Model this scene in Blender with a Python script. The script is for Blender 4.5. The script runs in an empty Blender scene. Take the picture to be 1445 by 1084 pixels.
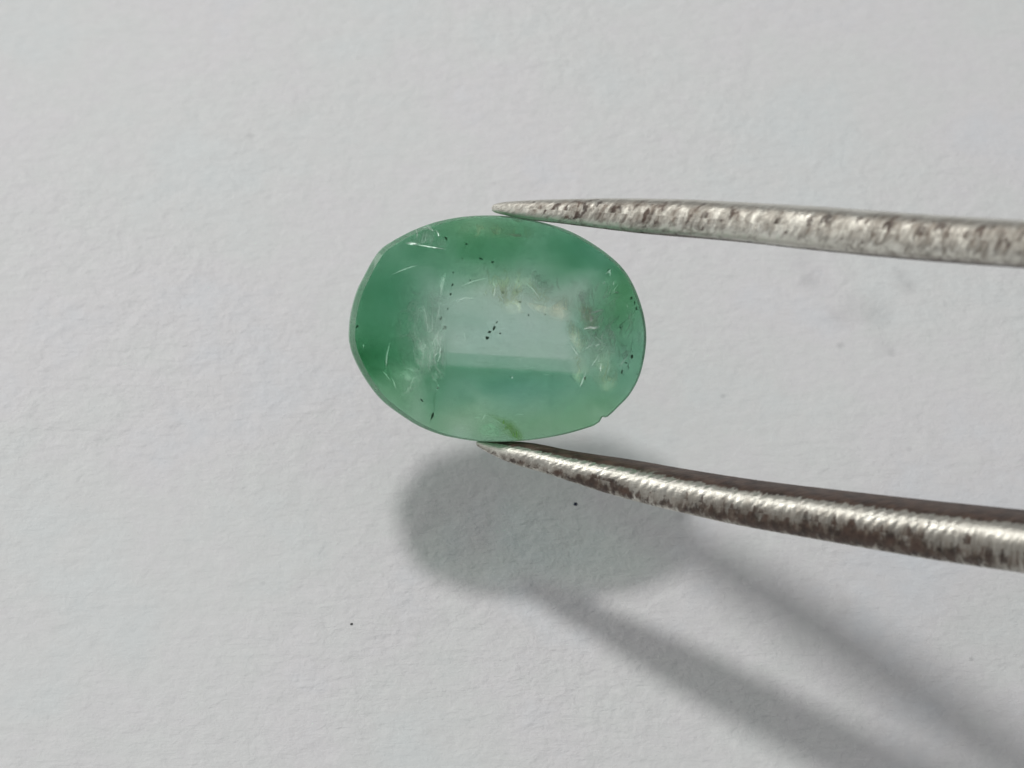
import bpy, bmesh, math, random
from math import radians, sin, cos, pi
from mathutils import Vector, Matrix, noise

S = bpy.context.scene
S.unit_settings.scale_length = 0.01            # one unit is one centimetre
COL = S.collection
random.seed(7)

# ------------------------------------------------------------------ camera
E = radians(52.0)                               # camera looks down by this angle
DIST = 12.0                                     # camera to stone
K = 4200.0                                      # focal length in photo pixels (1445 wide)
H = 1.02                                        # height of the stone above the paper
RIGHT = Vector((1, 0, 0)); UP = Vector((0, sin(E), cos(E))); BACK = Vector((0, -cos(E), sin(E)))
ROT = Matrix((RIGHT, UP, BACK)).transposed()
def cam_pt(px, py, d): return Vector(((px - 722.5) / K * d, -(py - 542) / K * d, -d))
G0 = cam_pt(702, 464, DIST)                     # stone centre in camera axes
STONE = Vector((0, 0, H))
CAM = STONE - ROT @ G0
def loc(px, py, d=DIST): return cam_pt(px, py, d) - G0     # point in the stone's own axes
FRAME = Matrix.Translation(STONE) @ ROT.to_4x4()

cd = bpy.data.cameras.new("camera"); cam = bpy.data.objects.new("camera", cd); COL.objects.link(cam)
cd.sensor_width = 36.0; cd.lens = 36.0 * K / 1445.0
cam.matrix_world = Matrix.Translation(CAM) @ ROT.to_4x4()
cd.clip_start = 0.1; cd.clip_end = 500
cd.dof.use_dof = True; cd.dof.focus_distance = DIST - 0.02; cd.dof.aperture_fstop = 1.15
S.camera = cam

# ------------------------------------------------------------------ light
W = bpy.data.worlds.new("World"); S.world = W; W.use_nodes = True
wn = W.node_tree.nodes; wl = W.node_tree.links
bg = wn["Background"]
tc = wn.new("ShaderNodeTexCoord"); sx = wn.new("ShaderNodeSeparateXYZ"); rp = wn.new("ShaderNodeValToRGB")
wl.new(tc.outputs["Generated"], sx.inputs[0]); wl.new(sx.outputs["Z"], rp.inputs[0]); wl.new(rp.outputs[0], bg.inputs[0])
rp.color_ramp.elements[0].position = 0.0; rp.color_ramp.elements[0].color = (0.10, 0.10, 0.097, 1)
rp.color_ramp.elements[1].position = 1.0; rp.color_ramp.elements[1].color = (0.495, 0.505, 0.515, 1)
bg.inputs[1].default_value = 0.82

LH = 26.0
ld = bpy.data.lights.new("lamp", "AREA"); lamp = bpy.data.objects.new("lamp", ld); COL.objects.link(lamp)
ld.shape = "DISK"; ld.size = 3.4; ld.energy = 2800.0; ld.color = (1.0, 0.992, 0.975)
LPOS = Vector((-0.20 * LH, 0.235 * LH, LH))
lamp.location = LPOS
lamp.rotation_euler = (-(LPOS - Vector((0.5, 0, 0)))).to_track_quat("-Z", "Y").to_euler()

wd = bpy.data.lights.new("added_side_light", "AREA"); side_light = bpy.data.objects.new("added_side_light", wd); COL.objects.link(side_light)
wd.shape = "RECTANGLE"; wd.size = 19.0; wd.size_y = 14.0; wd.energy = 2800.0; wd.color = (1.0, 0.985, 0.95)   # broad soft light on the left, added for bright strips along the tines
WPOS = Vector((-28.0, 11.0, 12.0)); side_light.location = WPOS
side_light.rotation_euler = (-WPOS).to_track_quat("-Z", "Y").to_euler()

S.view_settings.view_transform = "Standard"; S.view_settings.look = "None"
S.view_settings.exposure = 0.0; S.view_settings.gamma = 1.0
S.render.engine = "CYCLES"
cy = S.cycles
cy.max_bounces = 16; cy.transmission_bounces = 12; cy.transparent_max_bounces = 24; cy.diffuse_bounces = 4
cy.glossy_bounces = 6; cy.volume_bounces = 2; cy.sample_clamp_indirect = 2.0; cy.blur_glossy = 0.6
cy.use_denoising = True; cy.use_adaptive_sampling = True; cy.adaptive_threshold = 0.025; cy.caustics_refractive = False
try: cy.volume_step_rate = 0.35
except Exception: pass

# ------------------------------------------------------------------ helpers
def material(name):
    m = bpy.data.materials.new(name); m.use_nodes = True
    n = m.node_tree.nodes; l = m.node_tree.links
    n.clear(); out = n.new("ShaderNodeOutputMaterial")
    return m, n, l, out
def node(n, kind, **kw):
    x = n.new(kind)
    for k, v in kw.items():
        if k.startswith("i_"):
            x.inputs[k[2:].replace("_", " ")].default_value = v
        else: setattr(x, k, v)
    return x
def math_node(n, l, op, a, b=None, c=None, clamp=False):
    x = n.new("ShaderNodeMath"); x.operation = op; x.use_clamp = clamp
    for i, v in enumerate((a, b, c)):
        if v is None: continue
        if isinstance(v, (int, float)): x.inputs[i].default_value = v
        else: l.new(v, x.inputs[i])
    return x.outputs[0]
def ramp(n, l, fac, stops):
    r = n.new("ShaderNodeValToRGB"); l.new(fac, r.inputs[0]); e = r.color_ramp.elements
    while len(e) < len(stops): e.new(0.5)
    for i, (p, c) in enumerate(stops):
        e[i].position = p; e[i].color = (c, c, c, 1) if isinstance(c, (int, float)) else (*c, 1)
    return r.outputs[0]
def mapping(n, l, vec, scale=(1, 1, 1), rot=(0, 0, 0), loc_=(0, 0, 0)):
    m = n.new("ShaderNodeMapping"); l.new(vec, m.inputs[0])
    m.inputs["Scale"].default_value = scale; m.inputs["Rotation"].default_value = rot; m.inputs["Location"].default_value = loc_
    return m.outputs[0]
def noise_tex(n, l, vec, scale, detail=3.0, rough=0.55, dist=0.0):
    t = n.new("ShaderNodeTexNoise"); l.new(vec, t.inputs["Vector"])
    t.inputs["Scale"].default_value = scale; t.inputs["Detail"].default_value = detail
    t.inputs["Roughness"].default_value = rough; t.inputs["Distortion"].default_value = dist
    return t.outputs["Fac"]
def link_mesh(name, bm, mat, parent=None, smooth=True):
    me = bpy.data.meshes.new(name); bm.to_mesh(me); bm.free()
    for p in me.polygons: p.use_smooth = smooth
    me.materials.append(mat)
    o = bpy.data.objects.new(name, me); COL.objects.link(o)
    if parent: o.parent = parent
    return o
def tag(o, label=None, cat=None, group=None, kind=None):
    for k, v in (("label", label), ("category", cat), ("group", group), ("kind", kind)):
        if v: o[k] = v
def interp(tab, x):
    if x <= tab[0][0]: return tab[0][1]
    for (a, b), (c, d) in zip(tab, tab[1:]):
        if x <= c: return b + (d - b) * (x - a) / (c - a)
    return tab[-1][1]

# ------------------------------------------------------------------ paper
def ground(px, py):
    """where the sight line through a photo pixel meets the paper"""
    v = ROT @ cam_pt(px, py, 1.0); t = -CAM.z / v.z
    return CAM + v * t
def paper_material():
    m, n, l, out = material("white_paper")
    g = n.new("ShaderNodeTexCoord").outputs["Object"]
    b = node(n, "ShaderNodeBsdfPrincipled"); b.inputs["Roughness"].default_value = 0.85
    b.inputs["Specular IOR Level"].default_value = 0.2
    big = noise_tex(n, l, g, 0.8, 5, 0.65)
    col = ramp(n, l, big, [(0.32, (0.728, 0.757, 0.758)), (0.46, (0.742, 0.750, 0.745)), (0.56, (0.752, 0.744, 0.752)), (0.7, (0.734, 0.752, 0.778))])
    fib = noise_tex(n, l, mapping(n, l, g, (1, 1.5, 1)), 14, 6, 0.62)
    mott = ramp(n, l, fib, [(0.3, 0.965), (0.7, 1.015)])
    mx = node(n, "ShaderNodeMix", data_type="RGBA", blend_type="MULTIPLY"); mx.inputs[0].default_value = 1
    l.new(col, mx.inputs[6]); l.new(mott, mx.inputs[7]); c = mx.outputs[2]
    # grey smudges rubbed into the sheet under the upper tine
    for px, py, r, k in ((1133, 372, .05, .05), (1141, 398, .03, .09), (1152, 398, .05, .03), (1270, 388, .03, .08), (1281, 405, .03, .12),
                         (1218, 432, .06, .06), (1184, 448, .05, .07), (1186, 489, .014, .13), (1236, 448, .05, .07), (1248, 486, .035, .06),
                         (1256, 498, .018, .10), (1277, 583, .02, .04), (1282, 635, .010, .10), (353, 190, .016, .09), (80, 278, .018, .06),
                         (85, 862, .011, .10), (370, 821, .009, .16), (620, 653, .008, .12), (1371, 931, .008, .2), (961, 727, .022, .12),
                         (240, 600, .010, .15), (1020, 560, .010, .12), (450, 610, .008, .2)):
        p = ground(px, py)
        d = n.new("ShaderNodeVectorMath"); d.operation = "DISTANCE"
        wob = n.new("ShaderNodeMixRGB"); wob.inputs[0].default_value = 0.02
        nt = n.new("ShaderNodeTexNoise"); nt.inputs["Scale"].default_value = 25; l.new(g, nt.inputs["Vector"])
        ad = n.new("ShaderNodeVectorMath"); ad.operation = "MULTIPLY_ADD"
        l.new(nt.outputs["Color"], ad.inputs[0]); ad.inputs[1].default_value = (r * 1.6,) * 3; l.new(g, ad.inputs[2])
        n.remove(wob)
        l.new(ad.outputs[0], d.inputs[0]); d.inputs[1].default_value = (p.x + r * .8, p.y + r * .8, r * .8)
        f = ramp(n, l, math_node(n, l, "DIVIDE", d.outputs["Value"], r * 1.9), [(0.1, min(.4, k * 1.5)), (1.0, 0.0)])
        mx = node(n, "ShaderNodeMix", data_type="RGBA"); l.new(f, mx.inputs[0]); l.new(c, mx.inputs[6])
        mx.inputs[7].default_value = (.06, .065, .075, 1); c = mx.outputs[2]
    l.new(c, b.inputs["Base Color"])
    warp = mapping(n, l, g, (1.0, 1.25, 1), (0, 0, radians(25)))
    h1 = noise_tex(n, l, warp, 6.5, 3, 0.55, 0.4)
    h2 = noise_tex(n, l, warp, 18, 3, 0.6, 0.3)
    h3 = noise_tex(n, l, g, 40, 2, 0.5)
    fa = noise_tex(n, l, mapping(n, l, g, (5, 26, 5), (0, 0, radians(31))), 1.0, 3, .6, .8)      # pressed fibres lying two ways
    fb = noise_tex(n, l, mapping(n, l, g, (5, 24, 5), (0, 0, radians(-40)), (4, 2, 0)), 1.0, 3, .6, .8)
    region = ramp(n, l, noise_tex(n, l, g, 0.55, 2, .5), [(.35, .45), (.65, 1.15)])
    hh = math_node(n, l, "MULTIPLY", h1, .62)
    for q, k in ((h2, .36), (h3, .05), (fa, .17), (fb, .15)): hh = math_node(n, l, "MULTIPLY_ADD", q, k, hh)
    hh = math_node(n, l, "MULTIPLY", hh, region)
    bp = node(n, "ShaderNodeBump"); bp.inputs["Strength"].default_value = 1.0; bp.inputs["Distance"].default_value = 0.020
    l.new(hh, bp.inputs["Height"]); l.new(bp.outputs[0], b.inputs["Normal"])
    l.new(b.outputs[0], out.inputs[0])
    return m
bm = bmesh.new()
bmesh.ops.create_grid(bm, x_segments=60, y_segments=60, size=21.0)
for v in bm.verts:                               # a sheet never lies quite flat
    v.co.z = 0.02 * noise.noise(v.co * 0.22) - 0.004
paper = link_mesh("paper", bm, paper_material())
tag(paper, "white textured paper sheet lying flat beneath the green stone", None, None, "structure")

# ------------------------------------------------------------------ specks on the paper
def ink_material(name, c):
    m, n, l, out = material(name)
    b = node(n, "ShaderNodeBsdfPrincipled"); b.inputs["Roughness"].default_value = 0.55
    t = noise_tex(n, l, n.new("ShaderNodeTexCoord").outputs["Object"], 60, 2)
    l.new(ramp(n, l, t, [(0.3, c), (0.7, tuple(x * 1.9 for x in c))]), b.inputs["Base Color"])
    l.new(b.outputs[0], out.inputs[0]); return m
def speck(name, px, py, r, mat, label, cat, squash=1.0, ang=0.0):
    bm = bmesh.new(); bmesh.ops.create_icosphere(bm, subdivisions=3, radius=r)
    for v in bm.verts:
        k = 1 + 0.35 * noise.noise(v.co * (1.3 / r) + Vector((px, py, 0)))
        v.co *= k; v.co.z *= 0.35; v.co.y *= squash
    o = link_mesh(name, bm, mat)
    p = ground(px, py); o.location = (p.x, p.y, 0.02 * noise.noise(Vector((p.x, p.y, 0)) * 0.22) - 0.004 + r * 0.12)
    o.rotation_euler.z = ang
    tag(o, label, cat); return o
speck("ink_dot", 812, 711, 0.0085, ink_material("blue_black_ink", (.006, .007, .028)), "tiny round blue-black dot on the paper below the lower tweezer tine", "ink dot")
speck("dust_speck", 496, 879, 0.0062, ink_material("grey_dust", (.02, .02, .022)), "tiny dark grey grain on bare paper left of the stone's shadow", "speck", .8, .4)

# ------------------------------------------------------------------ gemstone
OUTLINE = [(492.5, 475), (494, 450), (498.5, 428), (505, 408), (514, 390), (526, 368), (539, 351), (558, 338.5), (580, 327), (600, 319),
           (620, 312.8), (645, 308), (672, 305.6), (700, 305.5), (722, 307), (745, 310.5), (770, 316), (795, 323.5), (820, 335),
           (843, 349), (863, 364), (880, 381), (893, 402), (903, 427), (909, 450), (911.5, 472), (910.5, 492), (906.5, 515),
           (899, 538), (886.5, 559), (873, 573), (857, 588.2), (849.5, 588.6), (845.5, 595.5), (838, 600.5), (820, 606.5), (797, 612.8), (770, 618),
           (742, 621.6), (715, 623), (695, 623.2), (672, 622.4), (648, 619), (622, 613.5), (592, 601.8), (570, 588.5),
           (555, 578), (540, 566), (526, 550), (514, 532.5), (505, 516.5), (498, 501), (494.3, 488)]
def resample(pts, k):
    """closed Catmull-Rom through the traced girdle points; the chip keeps its corner"""
    out = []; N = len(pts)
    for i in range(N):
        p0, p1, p2, p3 = (Vector(pts[(i + j - 1) % N]) for j in range(4))
        sharp = 838 < p1.x < 857 and p1.y > 580
        for s in range(k):
            t = s / k
            if sharp: out.append(p1.lerp(p2, t))
            else: out.append(0.5 * ((2 * p1) + (p2 - p0) * t + (2 * p0 - 5 * p1 + 4 * p2 - p3) * t * t + (3 * p1 - p0 - 3 * p2 + p3) * t ** 3))
    return out
RING = [loc(p.x, p.y) for p in resample(OUTLINE, 3)]
RING = [Vector((p.x, p.y, 0)) for p in RING]

def u2(px, py): q = loc(px, py); return q.x, q.y
# pavilion planes z = a x + b y + c : through two photo points at a depth, falling away with a slope
PLANES = []
def plane(p, q, depth, alpha, inward):
    """facet through the line p-q (photo px) lying at -depth, rising with angle alpha away from `inward`"""
    (x0, y0), (x1, y1), (xi, yi) = u2(*p), u2(*q), u2(*inward)
    nx, ny = -(y1 - y0), (x1 - x0); L = math.hypot(nx, ny); nx /= L; ny /= L
    if (xi - x0) * nx + (yi - y0) * ny > 0: nx, ny = -nx, -ny
    t = math.tan(radians(alpha))
    PLANES.append((nx * t, ny * t, -depth - t * (nx * x0 + ny * y0)))
CTR = (725, 464)
DEEP = 0.36
PLANES.append((0.01, -0.035, -DEEP))                             # keel facet, the pale see-through middle
plane((622, 400), (624, 530), DEEP, 20, CTR)                     # left steps
plane((560, 400), (557, 560), 0.275, 33, CTR)
plane((532, 330), (580, 300), 0.145, 36, CTR)
plane((505, 545), (590, 600), 0.155, 36, CTR)
plane((622, 517), (840, 528), DEEP, 17, CTR)                     # lower steps
plane((600, 572), (850, 579), 0.29, 28, CTR)
plane((622, 410), (838, 402), DEEP, 17, CTR)                     # upper steps
plane((600, 346), (850, 346), 0.275, 30, CTR)
plane((832, 395), (838, 462), DEEP, 13, CTR); plane((838, 462), (822, 532), DEEP, 17, CTR); plane((850, 395), (852, 530), .345, 27, CTR)                     # right steps
plane((880, 395), (880, 540), 0.26, 38, CTR)
plane((845, 345), (890, 392), 0.165, 36, CTR)
plane((850, 590), (905, 530), 0.16, 36, CTR)
def zback(x, y): return max(a * x + b * y + c for a, b, c in PLANES)

def gem_mesh():
    n = len(RING); bm = bmesh.new()
    ground = bm.faces.layers.float.new("ground_edge"); table = bm.faces.layers.float.new("polished_table")
    cen = Vector((0, 0, 0))
    front = 0.10
    def inset(i):
        """width of the crown bevel, wide on the left where the stone turns towards the lens"""
        p = RING[i]; a = math.atan2(p.y, p.x)
        left = max(0.0, -cos(a + 0.10)) ** 1.6
        right = max(0.0, cos(a - 0.45)) ** 3
        return 0.007 + 0.023 * left + 0.008 * right
    ring_t, ring_g, ring_b, ring_f = [], [], [], []
    for i, p in enumerate(RING):
        a, b = RING[i - 1], RING[(i + 1) % n]
        t = (b - a).normalized(); nrm = Vector((t.y, -t.x, 0))
        if nrm.dot(p - cen) > 0: nrm = -nrm
        q = p + nrm * inset(i); f = p + nrm * inset(i) * 0.22
        ring_t.append(bm.verts.new((q.x, q.y, front)))
        ring_f.append(bm.verts.new((f.x, f.y, front - inset(i) * 1.1 + .005)))
        ring_g.append(bm.verts.new((p.x, p.y, 0.03)))
        ring_b.append(bm.verts.new((p.x, p.y, -0.6)))
    for A, B in ((ring_t, ring_f), (ring_f, ring_g), (ring_g, ring_b)):
        for i in range(n):
            j = (i + 1) % n; bm.faces.new((A[i], A[j], B[j], B[i]))[ground] = 1.0 if B is not ring_b else 0.0
    bm.faces.new(ring_t)[table] = 1.0; bm.faces.new(list(reversed(ring_b)))
    bmesh.ops.recalc_face_normals(bm, faces=bm.faces)
    for a, b, c in PLANES + [(0, 0, -0.6 + 1e-4)][:0]:
        g = bm.verts[:] + bm.edges[:] + bm.faces[:]
        r = bmesh.ops.bisect_plane(bm, geom=g, dist=1e-6, plane_co=(0, 0, c), plane_no=Vector((a, b, -1)).normalized(), clear_outer=True)
        cut = [e for e in r["geom_cut"] if isinstance(e, bmesh.types.BMEdge)]
        bmesh.ops.holes_fill(bm, edges=cut, sides=0)
    bmesh.ops.remove_doubles(bm, verts=bm.verts, dist=1e-5)
    bmesh.ops.recalc_face_normals(bm, faces=bm.faces)
    return bm

# centre and spread in photo pixels, extra depth of colour
HUES = ((740, 550, 110, 26, .28), (850, 350, 60, 40, .2), (720, 470, 90, 35, .22), (640, 590, 70, 25, -.22), (880, 420, 30, 45, -.25),
        (670, 318, 80, 18, -.2), (850, 575, 50, 28, -.3), (740, 604, 120, 18, -.4), (560, 560, 40, 40, -.2))
MILKS = ((600, 450, 34, 80, .9), (740, 400, 80, 28, .6), (852, 482, 28, 52, .8), (715, 600, 60, 18, .3), (800, 430, 25, 14, .6))
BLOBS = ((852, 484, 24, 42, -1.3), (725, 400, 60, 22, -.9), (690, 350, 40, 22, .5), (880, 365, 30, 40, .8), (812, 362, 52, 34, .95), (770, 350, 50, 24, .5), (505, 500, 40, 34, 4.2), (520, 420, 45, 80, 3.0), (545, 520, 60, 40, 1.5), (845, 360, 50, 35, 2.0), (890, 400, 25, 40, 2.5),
         (590, 340, 60, 30, 1.5), (612, 540, 14, 45, 1.6), (730, 540, 110, 24, .8), (850, 575, 50, 30, 1.0), (735, 325, 90, 18, .8))  # dark left end and facet edge put into the absorption as denser spots
def gem_material():
    m, n, l, out = material("cloudy_green_gem")
    ob = n.new("ShaderNodeTexCoord").outputs["Object"]
    b = node(n, "ShaderNodeBsdfPrincipled")
    b.inputs["Base Color"].default_value = (0.97, 1.0, 0.98, 1); b.inputs["Transmission Weight"].default_value = 1
    b.inputs["IOR"].default_value = 1.57
    wear = noise_tex(n, l, ob, 9, 5, .6)
    l.new(ramp(n, l, wear, [(.4, .02), (.75, .10)]), b.inputs["Roughness"])
    bp = node(n, "ShaderNodeBump"); bp.inputs["Strength"].default_value = 0.1; bp.inputs["Distance"].default_value = 0.01
    l.new(noise_tex(n, l, ob, 5, 3, .5), bp.inputs["Height"]); l.new(bp.outputs[0], b.inputs["Normal"])
    tr = node(n, "ShaderNodeBsdfTransparent"); ms = node(n, "ShaderNodeMixShader")
    at = node(n, "ShaderNodeAttribute", attribute_name="polished_table"); ag = node(n, "ShaderNodeAttribute", attribute_name="ground_edge")
    l.new(math_node(n, l, "MULTIPLY_ADD", at.outputs["Fac"], .50, .34), ms.inputs[0])
    l.new(b.outputs[0], ms.inputs[1]); l.new(tr.outputs[0], ms.inputs[2])
    df = node(n, "ShaderNodeBsdfDiffuse"); m2 = node(n, "ShaderNodeMixShader")     # ground, unpolished band round the edge
    l.new(math_node(n, l, "MULTIPLY", ag.outputs["Fac"], .42), m2.inputs[0])
    l.new(ramp(n, l, noise_tex(n, l, ob, 14, 5, .65), [(.3, (.26, .47, .33)), (.7, (.40, .58, .45))]), df.inputs[0])
    l.new(ms.outputs[0], m2.inputs[1]); l.new(df.outputs[0], m2.inputs[2])
    l.new(m2.outputs[0], out.inputs[0])
    # facet shade put into the absorption: pale core, deeper green rim, sharp lower edge
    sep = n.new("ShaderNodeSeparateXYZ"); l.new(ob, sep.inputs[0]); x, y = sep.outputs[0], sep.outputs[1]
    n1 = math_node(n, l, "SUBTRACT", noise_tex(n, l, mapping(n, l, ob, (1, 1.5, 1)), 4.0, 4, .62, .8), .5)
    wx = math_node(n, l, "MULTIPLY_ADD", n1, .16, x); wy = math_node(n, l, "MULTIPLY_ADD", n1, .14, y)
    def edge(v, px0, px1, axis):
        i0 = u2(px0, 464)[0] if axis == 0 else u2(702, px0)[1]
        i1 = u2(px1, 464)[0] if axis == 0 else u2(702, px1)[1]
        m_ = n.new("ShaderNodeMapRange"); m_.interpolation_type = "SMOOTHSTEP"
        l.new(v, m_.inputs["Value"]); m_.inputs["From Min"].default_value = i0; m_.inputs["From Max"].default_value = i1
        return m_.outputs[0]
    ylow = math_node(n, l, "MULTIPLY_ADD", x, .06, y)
    facet_tone = edge(wx, 636, 556, 0)
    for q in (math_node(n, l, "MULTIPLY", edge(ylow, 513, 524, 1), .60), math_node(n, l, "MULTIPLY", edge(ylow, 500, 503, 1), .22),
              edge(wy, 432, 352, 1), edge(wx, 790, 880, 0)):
        facet_tone = math_node(n, l, "MAXIMUM", facet_tone, q)
    dens = math_node(n, l, "MULTIPLY_ADD", facet_tone, 3.35, 1.35)
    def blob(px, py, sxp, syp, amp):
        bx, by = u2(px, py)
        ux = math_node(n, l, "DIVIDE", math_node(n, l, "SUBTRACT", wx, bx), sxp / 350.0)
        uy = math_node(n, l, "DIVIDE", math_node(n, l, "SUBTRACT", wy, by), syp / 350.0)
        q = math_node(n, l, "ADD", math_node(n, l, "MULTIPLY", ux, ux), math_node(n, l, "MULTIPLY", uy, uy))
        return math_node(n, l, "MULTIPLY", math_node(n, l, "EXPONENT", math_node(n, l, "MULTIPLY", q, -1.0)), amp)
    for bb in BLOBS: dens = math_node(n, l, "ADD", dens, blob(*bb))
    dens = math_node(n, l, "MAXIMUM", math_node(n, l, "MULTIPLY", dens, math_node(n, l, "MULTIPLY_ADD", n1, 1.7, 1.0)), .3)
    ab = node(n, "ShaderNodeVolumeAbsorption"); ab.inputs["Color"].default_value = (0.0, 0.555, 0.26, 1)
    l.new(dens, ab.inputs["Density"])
    hue = math_node(n, l, "MULTIPLY_ADD", noise_tex(n, l, ob, 2.6, 2, .5), .6, .15)           # bluer and yellower growth zones
    for bb in HUES: hue = math_node(n, l, "ADD", hue, blob(*bb))
    hc = n.new("ShaderNodeValToRGB"); l.new(hue, hc.inputs[0]); he = hc.color_ramp.elements
    he[0].position = .1; he[0].color = (.04, .57, .20, 1); he[1].position = .9; he[1].color = (0, .565, .41, 1)
    l.new(hc.outputs[0], ab.inputs["Color"])
    n2 = noise_tex(n, l, mapping(n, l, ob, (1, 1.3, 1), (0, 0, .5), (3, 1, 0)), 5.5, 5, .65, 1.2)
    milk = ramp(n, l, n2, [(.42, .12), (.58, .45), (.75, 1.0)])
    for bb in MILKS: milk = math_node(n, l, "MAXIMUM", math_node(n, l, "ADD", milk, blob(*bb)), 0.0)
    sc = node(n, "ShaderNodeVolumeScatter"); sc.inputs["Color"].default_value = (.80, .95, .86, 1)
    sc.inputs["Anisotropy"].default_value = 0.3
    l.new(math_node(n, l, "MULTIPLY", milk, 1.3), sc.inputs["Density"])
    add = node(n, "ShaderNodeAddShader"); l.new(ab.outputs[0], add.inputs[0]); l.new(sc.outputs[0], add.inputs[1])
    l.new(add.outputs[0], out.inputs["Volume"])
    return m
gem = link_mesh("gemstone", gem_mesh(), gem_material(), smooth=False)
gem.matrix_world = FRAME
tag(gem, "cloudy pale green oval faceted gemstone gripped between two tweezer tips", "gemstone")

# ------------------------------------------------------------------ inclusions inside the stone
def dark_material(name, c):
    m, n, l, out = material(name)
    b = node(n, "ShaderNodeBsdfPrincipled"); b.inputs["Roughness"].default_value = 0.6
    t = noise_tex(n, l, n.new("ShaderNodeTexCoord").outputs["Object"], 50, 2)
    l.new(ramp(n, l, t, [(0.3, c), (0.7, tuple(v * 1.6 for v in c))]), b.inputs["Base Color"])
    tr = node(n, "ShaderNodeBsdfTransparent"); ms = node(n, "ShaderNodeMixShader"); ms.inputs[0].default_value = 0.22
    l.new(b.outputs[0], ms.inputs[1]); l.new(tr.outputs[0], ms.inputs[2]); l.new(ms.outputs[0], out.inputs[0]); return m
BLACK = dark_material("dark_crystal", (.022, .026, .012))
BROWN = dark_material("brown_crystal", (.07, .055, .015))
def inside(px, py, f):
    """point in the stone under a photo point, f of the way from the table to the back"""
    x, y = u2(px, py); zb = zback(x, y)
    return Vector((x, y, 0.085 + (zb - 0.085) * f))
def mineral(px, py, a, b, ang, mat=BLACK, f=0.45):
    bm = bmesh.new(); bmesh.ops.create_icosphere(bm, subdivisions=2, radius=1.0)
    for v in bm.verts:
        k = .92 + 0.75 * noise.noise(v.co * 1.5 + Vector((px, py, 3)))
        v.co = Vector((v.co.x * a, v.co.y * b, v.co.z * min(a, b))) * (k / 560.0)
    o = link_mesh("mineral_speck", bm, mat, gem)
    p = inside(px, py, f); o.location = p; o.rotation_euler = (0, 0, radians(ang))
for s in ((637.5, 401, 2, 4, -30), (635, 414, 2, 3, -30), (631, 435, 1.5, 3, 0), (621.3, 448.4, 2.2, 5, -30), (627, 462, 3.2, 6.5, -35),
          (696.8, 462.6, 3, 6, -30), (690.5, 467.8, 4, 2.5, 15), (687.5, 476.4, 4.5, 4, 0), (705.5, 470, 2, 2, 0), (701, 454, 1.3, 3.5, -30),
          (729, 410, 1.6, 5, 10), (733, 425, 5, 1.8, -20), (709.7, 411.6, 4, 2.4, -40), (731.7, 395.5, 2.4, 1.7, 0), (622.6, 495.6, 3, 2, 0),
          (657.8, 343.6, 3, 2.6, 0), (678.4, 364, 5, 2.4, -15), (694.7, 368.8, 3.4, 2.5, 0), (638.8, 383, 1.6, 2, 0), (663, 394, 1.6, 2, 0),
          (503.5, 460.7, 2.6, 3.4, -30), (609.8, 587, 2.4, 9.5, -20), (594.6, 565, 1.8, 4.5, 35), (617.4, 547.7, 2, 2, 0),
          (884, 512, 3.4, 1.4, -20), (887.3, 518, 1.4, 4, 20), (891.3, 420.4, 2.6, 3.4, 0), (896, 427, 1.5, 5, 10), (898.5, 435, 2, 4, 15),
          (876, 461.7, 2.2, 2, 0), (859, 380.5, 3, 2.2, -35), (871, 412.5, 4, 2.2, 10), (899.5, 528, 1.4, 1.4, 0), (770, 443, 1.6, 1.6, 0),
          (746, 444, 1.8, 1.8, 0), (652, 363.6, 1.5, 1.5, 0)):
    mineral(*s)
for s in ((825.6, 533.4, 3.4, 3.8, 20), (892.5, 503, 3.2, 5, -10), (878.3, 524.8, 2.2, 6, -12), (629, 335.4, 2.2, 4, 20)):
    mineral(*s, mat=BROWN)

def veil_material(name, c, strength, scale, thr=(.38, .7), metal=.7):
    m, n, l, out = material(name)
    tcn = n.new("ShaderNodeTexCoord"); uv = tcn.outputs["UV"]; ob = tcn.outputs["Object"]
    sp = n.new("ShaderNodeSeparateXYZ"); l.new(uv, sp.inputs[0])
    edge = ramp(n, l, sp.outputs[1], [(0.0, 0.0), (0.75, 1.0)])        # v: 0 on the rim of the sheet, 1 in its middle
    t = noise_tex(n, l, ob, scale, 5, .6, .5)
    cloud = ramp(n, l, t, [(thr[0], .05), (thr[1], .55)])
    rid = math_node(n, l, "ABSOLUTE", math_node(n, l, "SUBTRACT", noise_tex(n, l, mapping(n, l, ob, (1, .55, 1), (0, 0, .5)), scale * 1.1, 5, .6, .5), .5))
    wisp = ramp(n, l, rid, [(0.0, 1.0), (.025, .45), (.10, 0.0)])         # feathery lines where the fissure folds
    body = math_node(n, l, "MAXIMUM", cloud, wisp)
    a = math_node(n, l, "MULTIPLY", math_node(n, l, "MULTIPLY", edge, body), strength, clamp=True)
    d = node(n, "ShaderNodeBsdfPrincipled"); d.inputs["Base Color"].default_value = (*c, 1)
    d.inputs["Metallic"].default_value = metal; d.inputs["Roughness"].default_value = .48
    tl = node(n, "ShaderNodeBsdfTranslucent"); tl.inputs[0].default_value = (*c, 1)
    dm = node(n, "ShaderNodeMixShader"); dm.inputs[0].default_value = .3; l.new(d.outputs[0], dm.inputs[1]); l.new(tl.outputs[0], dm.inputs[2])
    tr = node(n, "ShaderNodeBsdfTransparent"); ms = node(n, "ShaderNodeMixShader"); l.new(a, ms.inputs[0])
    l.new(tr.outputs[0], ms.inputs[1]); l.new(dm.outputs[0], ms.inputs[2]); l.new(ms.outputs[0], out.inputs[0]); return m
MILK = veil_material("milky_veil", (.95, .98, .95), .85, 11)
CREAM = veil_material("cream_veil", (.98, .96, .82), 1.4, 14, (.28, .55))
OLIVE = veil_material("olive_veil", (.34, .56, .06), .9, 9, (.25, .6), 0.0)
MOSS = veil_material("moss_veil", (.93, .94, .72), .75, 12)
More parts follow.
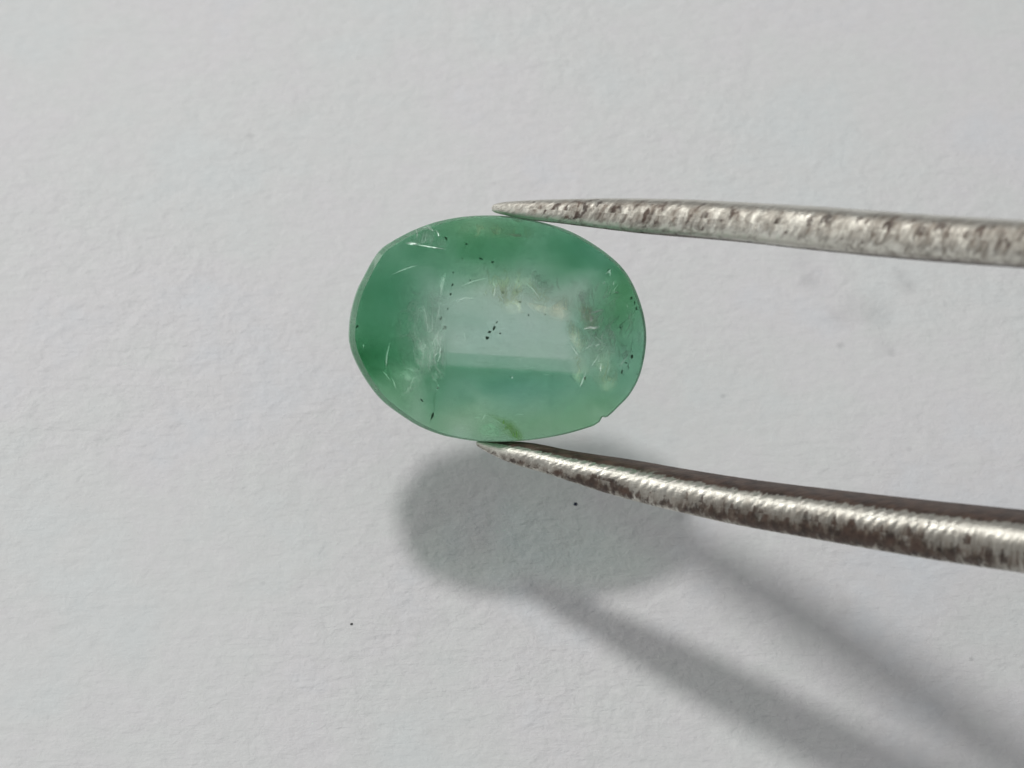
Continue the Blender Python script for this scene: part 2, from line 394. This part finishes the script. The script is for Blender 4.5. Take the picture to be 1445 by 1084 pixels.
FAINT = veil_material("faint_needle", (.98, 1.0, .98), 1.0, 40, (.2, .5))
def fissure_material():
    """air-filled crack: a bright, softly mirroring film"""
    m, n, l, out = material("white_fissure")
    tcn = n.new("ShaderNodeTexCoord"); sp = n.new("ShaderNodeSeparateXYZ"); l.new(tcn.outputs["UV"], sp.inputs[0])
    b = node(n, "ShaderNodeBsdfPrincipled"); b.inputs["Base Color"].default_value = (.95, .98, .95, 1)
    b.inputs["Metallic"].default_value = .75; b.inputs["Roughness"].default_value = .42
    a = math_node(n, l, "MULTIPLY", ramp(n, l, sp.outputs[1], [(0.0, .15), (.6, 1.0)]), ramp(n, l, noise_tex(n, l, tcn.outputs["Object"], 40, 3), [(.3, .35), (.6, .95)]))
    tr = node(n, "ShaderNodeBsdfTransparent"); ms = node(n, "ShaderNodeMixShader"); l.new(a, ms.inputs[0])
    l.new(tr.outputs[0], ms.inputs[1]); l.new(b.outputs[0], ms.inputs[2]); l.new(ms.outputs[0], out.inputs[0]); return m
WHITE = fissure_material()

def sheet(name, pts, mat, f0, f1=None, sub=7, bow=0.02, face=False):
    """thin fissure or veil: a polygon of photo points laid through the stone, sloping from depth f0 to f1"""
    f1 = f0 if f1 is None else f1
    f0 *= .35; f1 *= .35                          # the brightest veils lie close under the table
    k = 4; ring = []
    P = [Vector(p) for p in pts]; N = len(P)
    for i in range(N):
        p0, p1, p2, p3 = (P[(i + j - 1) % N] for j in range(4))
        for s in range(k):
            t = s / k
            ring.append(0.5 * ((2 * p1) + (p2 - p0) * t + (2 * p0 - 5 * p1 + 4 * p2 - p3) * t * t + (3 * p1 - p0 - 3 * p2 + p3) * t ** 3))
    c = sum(ring, Vector((0, 0))) / len(ring)
    xs = [p.x for p in ring]; x0, x1 = min(xs), max(xs)
    bm = bmesh.new(); uvl = bm.loops.layers.uv.new("UVMap"); rows = []
    vv = {}
    for r in range(sub + 1):
        row = []
        for p in ring:
            q = c.lerp(p, 1 - r / sub) if r < sub else c
            f = f0 + (f1 - f0) * ((q.x - x0) / max(1e-6, x1 - x0))
            w = inside(q.x, q.y, max(.03, min(.93, f)))
            if face:                              # fissure plane tipped towards the lamp, so that it glints
                w = inside(c.x, c.y, f0); d2 = Vector(u2(q.x, q.y)) - Vector(u2(c.x, c.y))
                w.x += d2.x; w.y += d2.y; w.z += .11 * d2.x - .47 * d2.y
            w.z += -.2 * (Vector(u2(q.x, q.y)) - Vector(u2(c.x, c.y))).y; w.z += bow * noise.noise(Vector((q.x, q.y, 0)) * .03)
            zb = zback(w.x, w.y); w.z = min(.085, max(zb + .006, w.z))
            v = bm.verts.new(w); vv[v] = r / sub; row.append(v)
            if r == sub: break
        rows.append(row)
    n = len(ring)
    for r in range(sub):
        for i in range(n):
            j = (i + 1) % n
            if r == sub - 1: fc = bm.faces.new((rows[r][i], rows[r][j], rows[r + 1][0]))
            else: fc = bm.faces.new((rows[r][i], rows[r][j], rows[r + 1][j], rows[r + 1][i]))
            for lp in fc.loops: lp[uvl].uv = (0, vv[lp.vert])
    return link_mesh(name, bm, mat, gem)
def streak(pts, w, mat=None, f=0.3):
    """needle: a thin spindle sheet along photo points"""
    mat = mat or WHITE; P = [Vector(p) for p in pts]; L, R = [], []
    for i, p in enumerate(P):
        t = (P[min(i + 1, len(P) - 1)] - P[max(i - 1, 0)]).normalized(); nn = Vector((-t.y, t.x))
        k = w * (0.25 + 0.75 * sin(pi * (i + .35) / (len(P) - .3)))
        L.append(p + nn * k); R.append(p - nn * k)
    return sheet("needle", [tuple(a) for a in L + R[::-1]], mat, f, sub=3, bow=0, face=True)

sheet("veil", [(560, 400), (600, 395), (625, 420), (620, 500), (600, 540), (570, 520), (555, 460)], MILK, .3, .6)
sheet("veil", [(606, 410), (628, 400), (632, 480), (626, 545), (606, 550), (600, 470)], MILK, .5)
sheet("veil", [(640, 385), (700, 365), (760, 385), (800, 410), (815, 438), (760, 440), (700, 425), (645, 410)], MOSS, .35, .7)
sheet("veil", [(735, 425), (775, 432), (800, 414), (817, 442), (800, 456), (765, 446)], CREAM, .45, .3)
sheet("veil", [(690, 395), (715, 385), (735, 405), (745, 440), (715, 445), (695, 420)], MOSS, .5)
sheet("veil", [(820, 385), (845, 400), (856, 440), (850, 500), (835, 520), (822, 470), (815, 430)], MILK, .3, .5)
sheet("veil", [(826, 455), (850, 465), (872, 500), (868, 545), (840, 545), (825, 505)], MOSS, .4)
sheet("veil", [(850, 440), (865, 430), (872, 470), (866, 500), (852, 490)], MILK, .3)
sheet("veil", [(578, 345), (588, 328), (606, 322), (622, 328), (632, 345), (628, 353), (600, 349)], MILK, .08, .12, bow=.005)
sheet("veil", [(684, 582), (710, 587), (732, 598), (741, 621), (728, 621), (716, 604), (700, 592)], OLIVE, .5)
sheet("veil", [(700, 596), (722, 597), (738, 612), (742, 624), (726, 622), (708, 610)], OLIVE, .6)
sheet("veil", [(672, 604), (690, 596), (712, 604), (722, 616), (700, 619), (680, 615)], MILK, 1.6)
sheet("veil", [(640, 318), (690, 312), (760, 322), (765, 338), (700, 338), (645, 335)], MOSS, .45)
sheet("veil", [(712, 331), (730, 330.5), (742, 332), (741, 336), (725, 336)], CREAM, .3)
sheet("veil", [(719, 309), (733, 310), (741, 315), (730, 316)], CREAM, .3)
sheet("veil", [(898, 460), (905, 462), (906, 480), (902, 492), (897, 478)], MILK, .4)
sheet("veil", [(545, 505), (580, 510), (600, 540), (585, 575), (560, 550)], MILK, .4)
sheet("veil", [(745, 380), (770, 385), (785, 405), (775, 420), (750, 405)], MILK, .5)
sheet("veil", [(805, 395), (820, 402), (838, 436), (822, 438), (810, 415)], MILK, .3)
for pts, w, f in (([(574, 344.3), (582, 344.8), (590, 346.6)], 2.3, .02), ([(586, 346), (600, 348.4), (615, 351), (630, 353.4)], 1.1, .04),
                  ([(552, 389), (566, 382.5), (580, 377.5), (592, 374)], 1.5, .3), ([(551, 481), (548, 493), (546, 505), (546, 520)], 1.6, .3),
                  ([(540, 523), (546, 529), (552, 538)], 1.0, .3), ([(553, 533), (557, 540), (560, 550)], 1.0, .3),
                  ([(831, 442), (838, 441.3), (844, 439.5), (851, 437.8)], 2.0, .03), ([(823.5, 464.6), (831, 462.8), (839, 463.2), (847, 460.6)], 2.0, .03),
                  ([(860, 432.5), (864, 431.8), (867, 432.2)], .8, .2), ([(824, 443), (823, 447), (826, 451)], 1.2, .15),
                  ([(832, 446), (834, 450), (833, 455)], 2.6, .03), ([(884, 479), (887.5, 472), (891.5, 464.5)], 1.4, .3),
                  ([(833, 519), (840, 509), (846, 499), (850, 493)], 1.5, .4), ([(847, 494.5), (850, 492.5), (852, 493)], 1.6, .3),
                  ([(695, 392), (698, 402), (700, 410), (697, 420)], 1.4, .4), ([(650, 405), (662, 399), (676, 395), (690, 392)], 1.3, .4),
                  ([(619, 497), (616, 500), (613, 504)], 1.2, .3), ([(622, 489), (622, 494), (620, 501)], 1.4, .3),
                  ([(883, 428), (885, 433), (886, 438)], 1.2, .3), ([(884, 440), (887, 446), (887, 454)], 1.2, .3),
                  ([(866, 397), (865, 401), (864, 404)], 1.2, .3), ([(862, 415), (868, 412), (873, 414)], .9, .3),
                  ([(876, 452), (879, 462), (872, 478)], .9, .4), ([(740, 398), (752, 408), (762, 422)], .9, .4),
                  ([(628, 386), (624, 398), (622, 410)], 4.0, .4), ([(786, 388), (785, 400), (790, 412)], 1.0, .4),
                  ([(640, 425), (655, 420), (672, 421)], .7, .5), ([(856, 470), (862, 486), (868, 498)], 1.0, .4),
                  ([(893, 470), (892, 486), (888, 505), (884, 528)], 1.0, .5), ([(513, 485), (514, 488), (514, 492)], 1.0, .3),
                  ([(722, 531), (723, 533), (722.5, 535)], 1.4, .3), ([(588, 325), (590, 331), (589, 338)], .8, .06),
                  ([(597, 325), (606, 322), (612, 327)], 1.3, .06), ([(616, 326), (619, 331), (620, 336)], 1.0, .06)):
    streak(pts, w, WHITE if f < .16 else (FAINT if w < 3 else MILK), f)

# ragged fracture running down the stone left of its middle
for pts, w, f in (([(629, 384), (626, 396), (623, 408), (622, 420)], 2.6, .5), ([(622, 424), (619, 440), (617, 455)], 1.0, .5), ([(619, 462), (616, 478), (620, 490)], 1.3, .4),
                  ([(623, 488), (622, 500), (618, 512)], 1.5, .3), ([(617, 515), (619, 530), (614, 548)], .9, 1.9), ([(614, 550), (610, 565), (612, 580)], .8, 2.2),
                  ([(611, 580), (607, 592), (606, 600)], .7, 2.4), ([(619, 470), (612, 482), (608, 490)], .8, .4), ([(606, 470), (612, 480), (616, 492)], .9, .4)):
    streak(pts, w, FAINT, f)
# more cracks and wisps crowd the right end of the stone
rnd = random.Random(11)
for i in range(70):
    px, py = rnd.gauss(862, 24), rnd.gauss(468, 55)
    if ((px - 702) / 200) ** 2 + ((py - 464) / 150) ** 2 > .93: continue
    a, L_ = rnd.gauss(radians(-62), .55), rnd.uniform(3, 15)
    dx, dy = cos(a) * L_, sin(a) * L_
    streak([(px - dx, py - dy), (px + rnd.uniform(-2, 2), py + rnd.uniform(-2, 2)), (px + dx, py + dy)], rnd.uniform(.6, 1.5), FAINT, rnd.uniform(.06, .4))
for i in range(22):
    px, py = rnd.uniform(530, 800), rnd.uniform(350, 590)
    if ((px - 702) / 200) ** 2 + ((py - 464) / 150) ** 2 > .8: continue
    a, L_ = rnd.uniform(0, pi), rnd.uniform(2, 9)
    dx, dy = cos(a) * L_, sin(a) * L_
    streak([(px - dx, py - dy), (px + rnd.uniform(-1, 1), py + rnd.uniform(-1, 1)), (px + dx, py + dy)], rnd.uniform(.4, .8), FAINT, rnd.uniform(.5, 1.3))
for pts, m_, f in (([(815, 425), (838, 430), (852, 450), (846, 470), (826, 470), (814, 448)], CREAM, .3),
                   ([(838, 455), (858, 458), (868, 485), (860, 512), (842, 505), (834, 480)], MILK, .3),
                   ([(845, 510), (872, 515), (876, 540), (856, 556), (838, 540)], MOSS, .4),
                   ([(870, 470), (886, 475), (892, 505), (880, 530), (868, 505)], MILK, .5),
                   ([(585, 410), (612, 402), (628, 440), (624, 500), (606, 535), (584, 500), (576, 450)], MILK, .4),
                   ([(812, 490), (826, 505), (836, 530), (824, 548), (806, 530)], MOSS, .6),
                   ([(800, 448), (822, 462), (832, 490), (818, 500), (800, 475)], CREAM, .7)):
    sheet("veil", pts, m_, f)

# ------------------------------------------------------------------ tweezers
U_TOP = [(695.5, 295), (697, 291), (702, 288), (715, 285.5), (733, 284), (780, 282), (850, 280.7), (890, 280.5), (969, 281.8), (1058, 286), (1180, 293), (1320, 303.4), (1460, 311.5)]
U_BOT = [(695.5, 295.5), (697, 298.5), (702, 301), (714, 304), (745, 310.3), (798, 316.5), (864, 325), (917, 331), (995, 337.5), (1058, 343.4), (1152, 354), (1264, 365), (1348, 372), (1460, 380)]
L_TOP = [(672, 624), (674, 622.5), (690, 622), (740, 624.6), (798, 636), (881, 648.8), (964, 663.5), (1058, 678), (1180, 693), (1320, 708.7), (1460, 723)]
L_BOT = [(672, 624.6), (674, 627.5), (677, 630.5), (696, 640.5), (729, 653.7), (785, 670), (854, 691.7), (909, 707), (964, 720.7), (1058, 741.3), (1180, 763), (1320, 787), (1460, 808)]
JOINT = Vector((8.4, -0.25, 5.9))

def smooth_tab(tab, x):
    """cubic through the traced outline so that the edge has no kinks"""
    n = len(tab)
    for i in range(n - 1):
        if x <= tab[i + 1][0] or i == n - 2:
            x1, y1 = tab[i]; x2, y2 = tab[i + 1]
            m1 = (y2 - tab[i - 1][1]) / (x2 - tab[i - 1][0]) if i > 0 else (y2 - y1) / (x2 - x1)
            m2 = (tab[i + 2][1] - y1) / (tab[i + 2][0] - x1) if i < n - 2 else (y2 - y1) / (x2 - x1)
            h = x2 - x1; t = (x - x1) / h
            return (2*t**3-3*t*t+1)*y1 + (t**3-2*t*t+t)*h*m1 + (-2*t**3+3*t*t)*y2 + (t**3-t*t)*h*m2
def tine(top, bot, slope, tipz, squeeze, tilt, flat, asp, seed, notch):
    x0 = top[0][0]; spine = []
    xs = [x0 + 0.05 + 14 * (i / 24) ** 2 for i in range(25)] + [x0 + 14 + 1.6 * i for i in range(1, int((1460 - x0 - 14) / 1.6))]
    for px in xs:
        d = DIST - tipz - slope * (px - 702) / 350.0
        a, b = smooth_tab(top, px), smooth_tab(bot, px)
        hh = max(0.05, (b - a) / 2) / K * d
        spine.append((loc(px, (a + b) / 2, d), hh, min(1.0, ((px - x0) / 60.0) ** .6)))
    last, prev = spine[-1][0], spine[-30][0]; d0 = (last - prev).normalized(); h0 = spine[-1][1]
    L = (JOINT - last).length
    end_t = Vector((.82, 0, .57)).normalized()
    for i in range(1, 120):                       # the part beyond the frame, bowing in to the joint
        t = i / 119
        p = (2*t**3-3*t*t+1)*last + (t**3-2*t*t+t)*L*d0 + (-2*t**3+3*t*t)*JOINT + (t**3-t*t)*L*end_t
        spine.append((p + Vector((0, squeeze * (.12 * t), 0)), h0 * (1 + .35 * t) * (1 - .35 * t ** 3), 1.0))
    NS = 72; section = []                         # rounded rectangle, rolled about the tine's axis
    for k in range(NS):
        sa, ca = sin(2 * pi * k / NS), cos(2 * pi * k / NS); e = 2.0 / flat
        section.append((math.copysign(abs(sa) ** e, sa), math.copysign(abs(ca) ** e, ca)))
    cr, sr = cos(radians(tilt)), sin(radians(tilt))
    section = [(y_ * cr + z_ * asp * sr, z_ * asp * cr - y_ * sr) for y_, z_ in section]
    my = max(p[0] for p in section); section = [(p[0] / my, p[1] / my) for p in section]
    bm = bmesh.new(); uvl = bm.loops.layers.uv.new("UVMap"); rows = []; arc = 0.0; uv = {}
    for i, (c, hh, tip) in enumerate(spine):
        if i: arc += (c - spine[i - 1][0]).length
        T = (spine[min(i + 1, len(spine) - 1)][0] - spine[max(i - 1, 0)][0]).normalized()
        Y = Vector((0, 1, 0)); Y = (Y - T * Y.dot(T)).normalized(); Z = T.cross(Y)
        if Z.z < 0: Z = -Z
        dz = hh * (.7 + .3 * tip)
        row = []
        for k in range(NS):
            a = 2 * pi * k / NS
            ca, sa = cos(a), sin(a)
            yy, zz = section[k]
            q = c + Y * (hh * yy) + Z * (dz * zz)
            nrm = (Y * sa + Z * ca)
            s = arc; w = a * hh
            N3 = Vector((s, hh * yy, dz * zz + seed))
            dsp = 0.0013 * noise.noise(N3 * 9) + 0.0010 * noise.noise(N3 * 24) + .0007 * noise.noise(N3 * 60)
            # file marks run slantwise over the side of the tine
            band = math.exp(-((yy - notch) / .55) ** 2) * max(0, ca)
            fm = sin(2 * pi * (s * 1.0 - hh * yy * 1.0) / 0.045 + 2.0 * noise.noise(N3 * 5))
            on = max(0.0, min(1.0, (s - .28) / .3)) * max(0.0, .35 + .9 * noise.noise(Vector((s * 1.3, seed, 0)) ))
            dsp += band * on * (0.0023 * fm)
            if abs(sa) > .75: dsp *= .3           # the gripping and outer faces are ground smooth
            dsp *= min(1.0, hh / .05)
            v = bm.verts.new(q + nrm * dsp); uv[v] = (s, k / NS); row.append(v)
        rows.append(row)
    for i in range(len(rows) - 1):
        for k in range(NS):
            j = (k + 1) % NS
            f = bm.faces.new((rows[i][k], rows[i][j], rows[i + 1][j], rows[i + 1][k]))
            for lp in f.loops:
                u, vv_ = uv[lp.vert]
                lp[uvl].uv = (u, 1.0 if (j == 0 and lp.vert in (rows[i][0], rows[i + 1][0])) else vv_)
    bm.faces.new(rows[0]); bm.faces.new(rows[-1][::-1])
    bmesh.ops.recalc_face_normals(bm, faces=bm.faces)
    return bm

def steel_material(name, seed, dirt_amt, bias, along, slant):
    m, n, l, out = material(name)
    tcn = n.new("ShaderNodeTexCoord"); ob = tcn.outputs["Object"]; uv = tcn.outputs["UV"]
    b = node(n, "ShaderNodeBsdfPrincipled"); b.inputs["Metallic"].default_value = 1.0
    base = noise_tex(n, l, mapping(n, l, ob, (1, 1, 1), (0, 0, 0), (seed, 0, 0)), 12, 5, .65)
    col = ramp(n, l, base, [(.3, (.72, .70, .63)), (.52, (.81, .79, .715)), (.72, (.90, .885, .81))])
    flat = mapping(n, l, uv, (1, .55, 1), (0, 0, radians(slant)))
    sl = mapping(n, l, flat, (34, 13, 1), (0, 0, 0), (seed, 2, 1))          # slantwise, as the file marks run
    d1 = noise_tex(n, l, sl, 1.0, 4, .65, .4)
    d2 = noise_tex(n, l, mapping(n, l, ob, (1.2, 2.2, 1.2), (0, 0, 0), (seed * 2, 0, 3)), 4.0, 6, .68)
    d3 = noise_tex(n, l, mapping(n, l, ob, (1, 1, 1), (0, 0, 0), (seed, 5, 1)), 24, 3, .6)
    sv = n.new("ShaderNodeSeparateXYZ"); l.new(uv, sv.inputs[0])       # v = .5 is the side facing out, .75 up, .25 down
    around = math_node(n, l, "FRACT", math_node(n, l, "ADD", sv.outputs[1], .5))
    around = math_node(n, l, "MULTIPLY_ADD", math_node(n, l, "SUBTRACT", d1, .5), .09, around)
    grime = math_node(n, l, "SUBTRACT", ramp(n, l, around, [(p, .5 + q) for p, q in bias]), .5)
    run = math_node(n, l, "SUBTRACT", ramp(n, l, math_node(n, l, "DIVIDE", sv.outputs[0], 4.0), [(p / 4.0, .5 + q) for p, q in along]), .5)
    push = math_node(n, l, "ADD", math_node(n, l, "ADD", grime, run), dirt_amt)
    soft = math_node(n, l, "ADD", math_node(n, l, "MULTIPLY", d1, .62), math_node(n, l, "ADD", math_node(n, l, "MULTIPLY", d2, .28), math_node(n, l, "MULTIPLY", d3, .10)))
    soft = math_node(n, l, "ADD", soft, push)
    tarn = ramp(n, l, soft, [(.47, 0.0), (.58, .5), (.72, 1.0)])      # thin brown tarnish, still metal
    fine = math_node(n, l, "ADD", math_node(n, l, "MULTIPLY", noise_tex(n, l, mapping(n, l, flat, (30, 15, 1), (0, 0, 0), (seed, 9, 0)), 1.0, 3, .55), .62), math_node(n, l, "MULTIPLY", d2, .38))
    fleck = ramp(n, l, math_node(n, l, "ADD", fine, math_node(n, l, "MULTIPLY", push, .7)), [(.60, 0.0), (.65, .8), (.72, 1.0)])   # rust specks
    mx = node(n, "ShaderNodeMix", data_type="RGBA"); l.new(tarn, mx.inputs[0]); l.new(col, mx.inputs[6])
    l.new(ramp(n, l, d3, [(.3, (.10, .080, .064)), (.7, (.27, .225, .185))]), mx.inputs[7])
    mf = node(n, "ShaderNodeMix", data_type="RGBA"); l.new(fleck, mf.inputs[0]); l.new(mx.outputs[2], mf.inputs[6])
    l.new(ramp(n, l, d3, [(.3, (.035, .022, .017)), (.7, (.12, .075, .055))]), mf.inputs[7])
    l.new(mf.outputs[2], b.inputs["Base Color"])
    l.new(math_node(n, l, "SUBTRACT", 1.0, math_node(n, l, "MAXIMUM", math_node(n, l, "MULTIPLY", fleck, .75), math_node(n, l, "MULTIPLY", tarn, .25))), b.inputs["Metallic"])
    scr = noise_tex(n, l, mapping(n, l, uv, (3.5, 190, 1), (0, 0, radians(3)), (0, seed, 0)), 1.0, 3, .6)       # fine lengthwise scratches
    l.new(math_node(n, l, "ADD", math_node(n, l, "MULTIPLY_ADD", scr, .22, ramp(n, l, base, [(.3, .30), (.7, .18)])), math_node(n, l, "MULTIPLY", tarn, .18)), b.inputs["Roughness"])
    wav = math_node(n, l, "SINE", math_node(n, l, "ADD", math_node(n, l, "MULTIPLY_ADD", sv.outputs[0], 190.0, math_node(n, l, "MULTIPLY", sv.outputs[1], -75.0)), math_node(n, l, "MULTIPLY", d2, 26.0)))
    hgt = math_node(n, l, "ADD", math_node(n, l, "MULTIPLY", noise_tex(n, l, ob, 42, 5, .65), .35), math_node(n, l, "MULTIPLY", d1, .16))
    hgt = math_node(n, l, "MULTIPLY_ADD", wav, .11, math_node(n, l, "MULTIPLY_ADD", scr, .35, hgt))
    bp = node(n, "ShaderNodeBump"); bp.inputs["Strength"].default_value = .32; bp.inputs["Distance"].default_value = .009
    l.new(hgt, bp.inputs["Height"]); l.new(bp.outputs[0], b.inputs["Normal"])
    l.new(b.outputs[0], out.inputs[0]); return m

tw = bpy.data.objects.new("tweezers", None); COL.objects.link(tw); tw.matrix_world = FRAME
tag(tw, "worn steel tweezers with rust-speckled pointed tines holding the green stone", "tweezers")
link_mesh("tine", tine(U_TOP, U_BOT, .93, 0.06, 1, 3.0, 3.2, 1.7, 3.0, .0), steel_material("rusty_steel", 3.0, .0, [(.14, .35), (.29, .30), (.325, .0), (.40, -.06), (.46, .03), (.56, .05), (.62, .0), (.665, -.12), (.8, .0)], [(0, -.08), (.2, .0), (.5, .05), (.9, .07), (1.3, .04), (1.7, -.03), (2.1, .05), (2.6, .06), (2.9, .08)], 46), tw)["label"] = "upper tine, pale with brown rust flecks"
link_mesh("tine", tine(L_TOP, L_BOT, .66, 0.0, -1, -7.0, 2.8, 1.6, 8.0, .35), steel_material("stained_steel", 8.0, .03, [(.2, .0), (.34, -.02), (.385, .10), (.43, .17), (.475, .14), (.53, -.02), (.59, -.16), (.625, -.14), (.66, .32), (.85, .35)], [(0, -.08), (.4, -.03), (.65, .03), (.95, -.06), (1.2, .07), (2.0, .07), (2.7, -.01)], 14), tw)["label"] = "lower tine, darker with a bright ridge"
bm = bmesh.new()                                  # the welded end where the tines meet, far outside the frame
bmesh.ops.create_cube(bm, size=1.0, matrix=Matrix.Translation(JOINT + Vector((.5, 0, .35))) @ Matrix.Rotation(-.61, 4, "Y") @ Matrix.Diagonal((1.7, .3, .34, 1)))
bmesh.ops.bevel(bm, geom=bm.edges[:], offset=.08, segments=3, affect="EDGES")
link_mesh("joint", bm, bpy.data.materials["stained_steel"], tw)
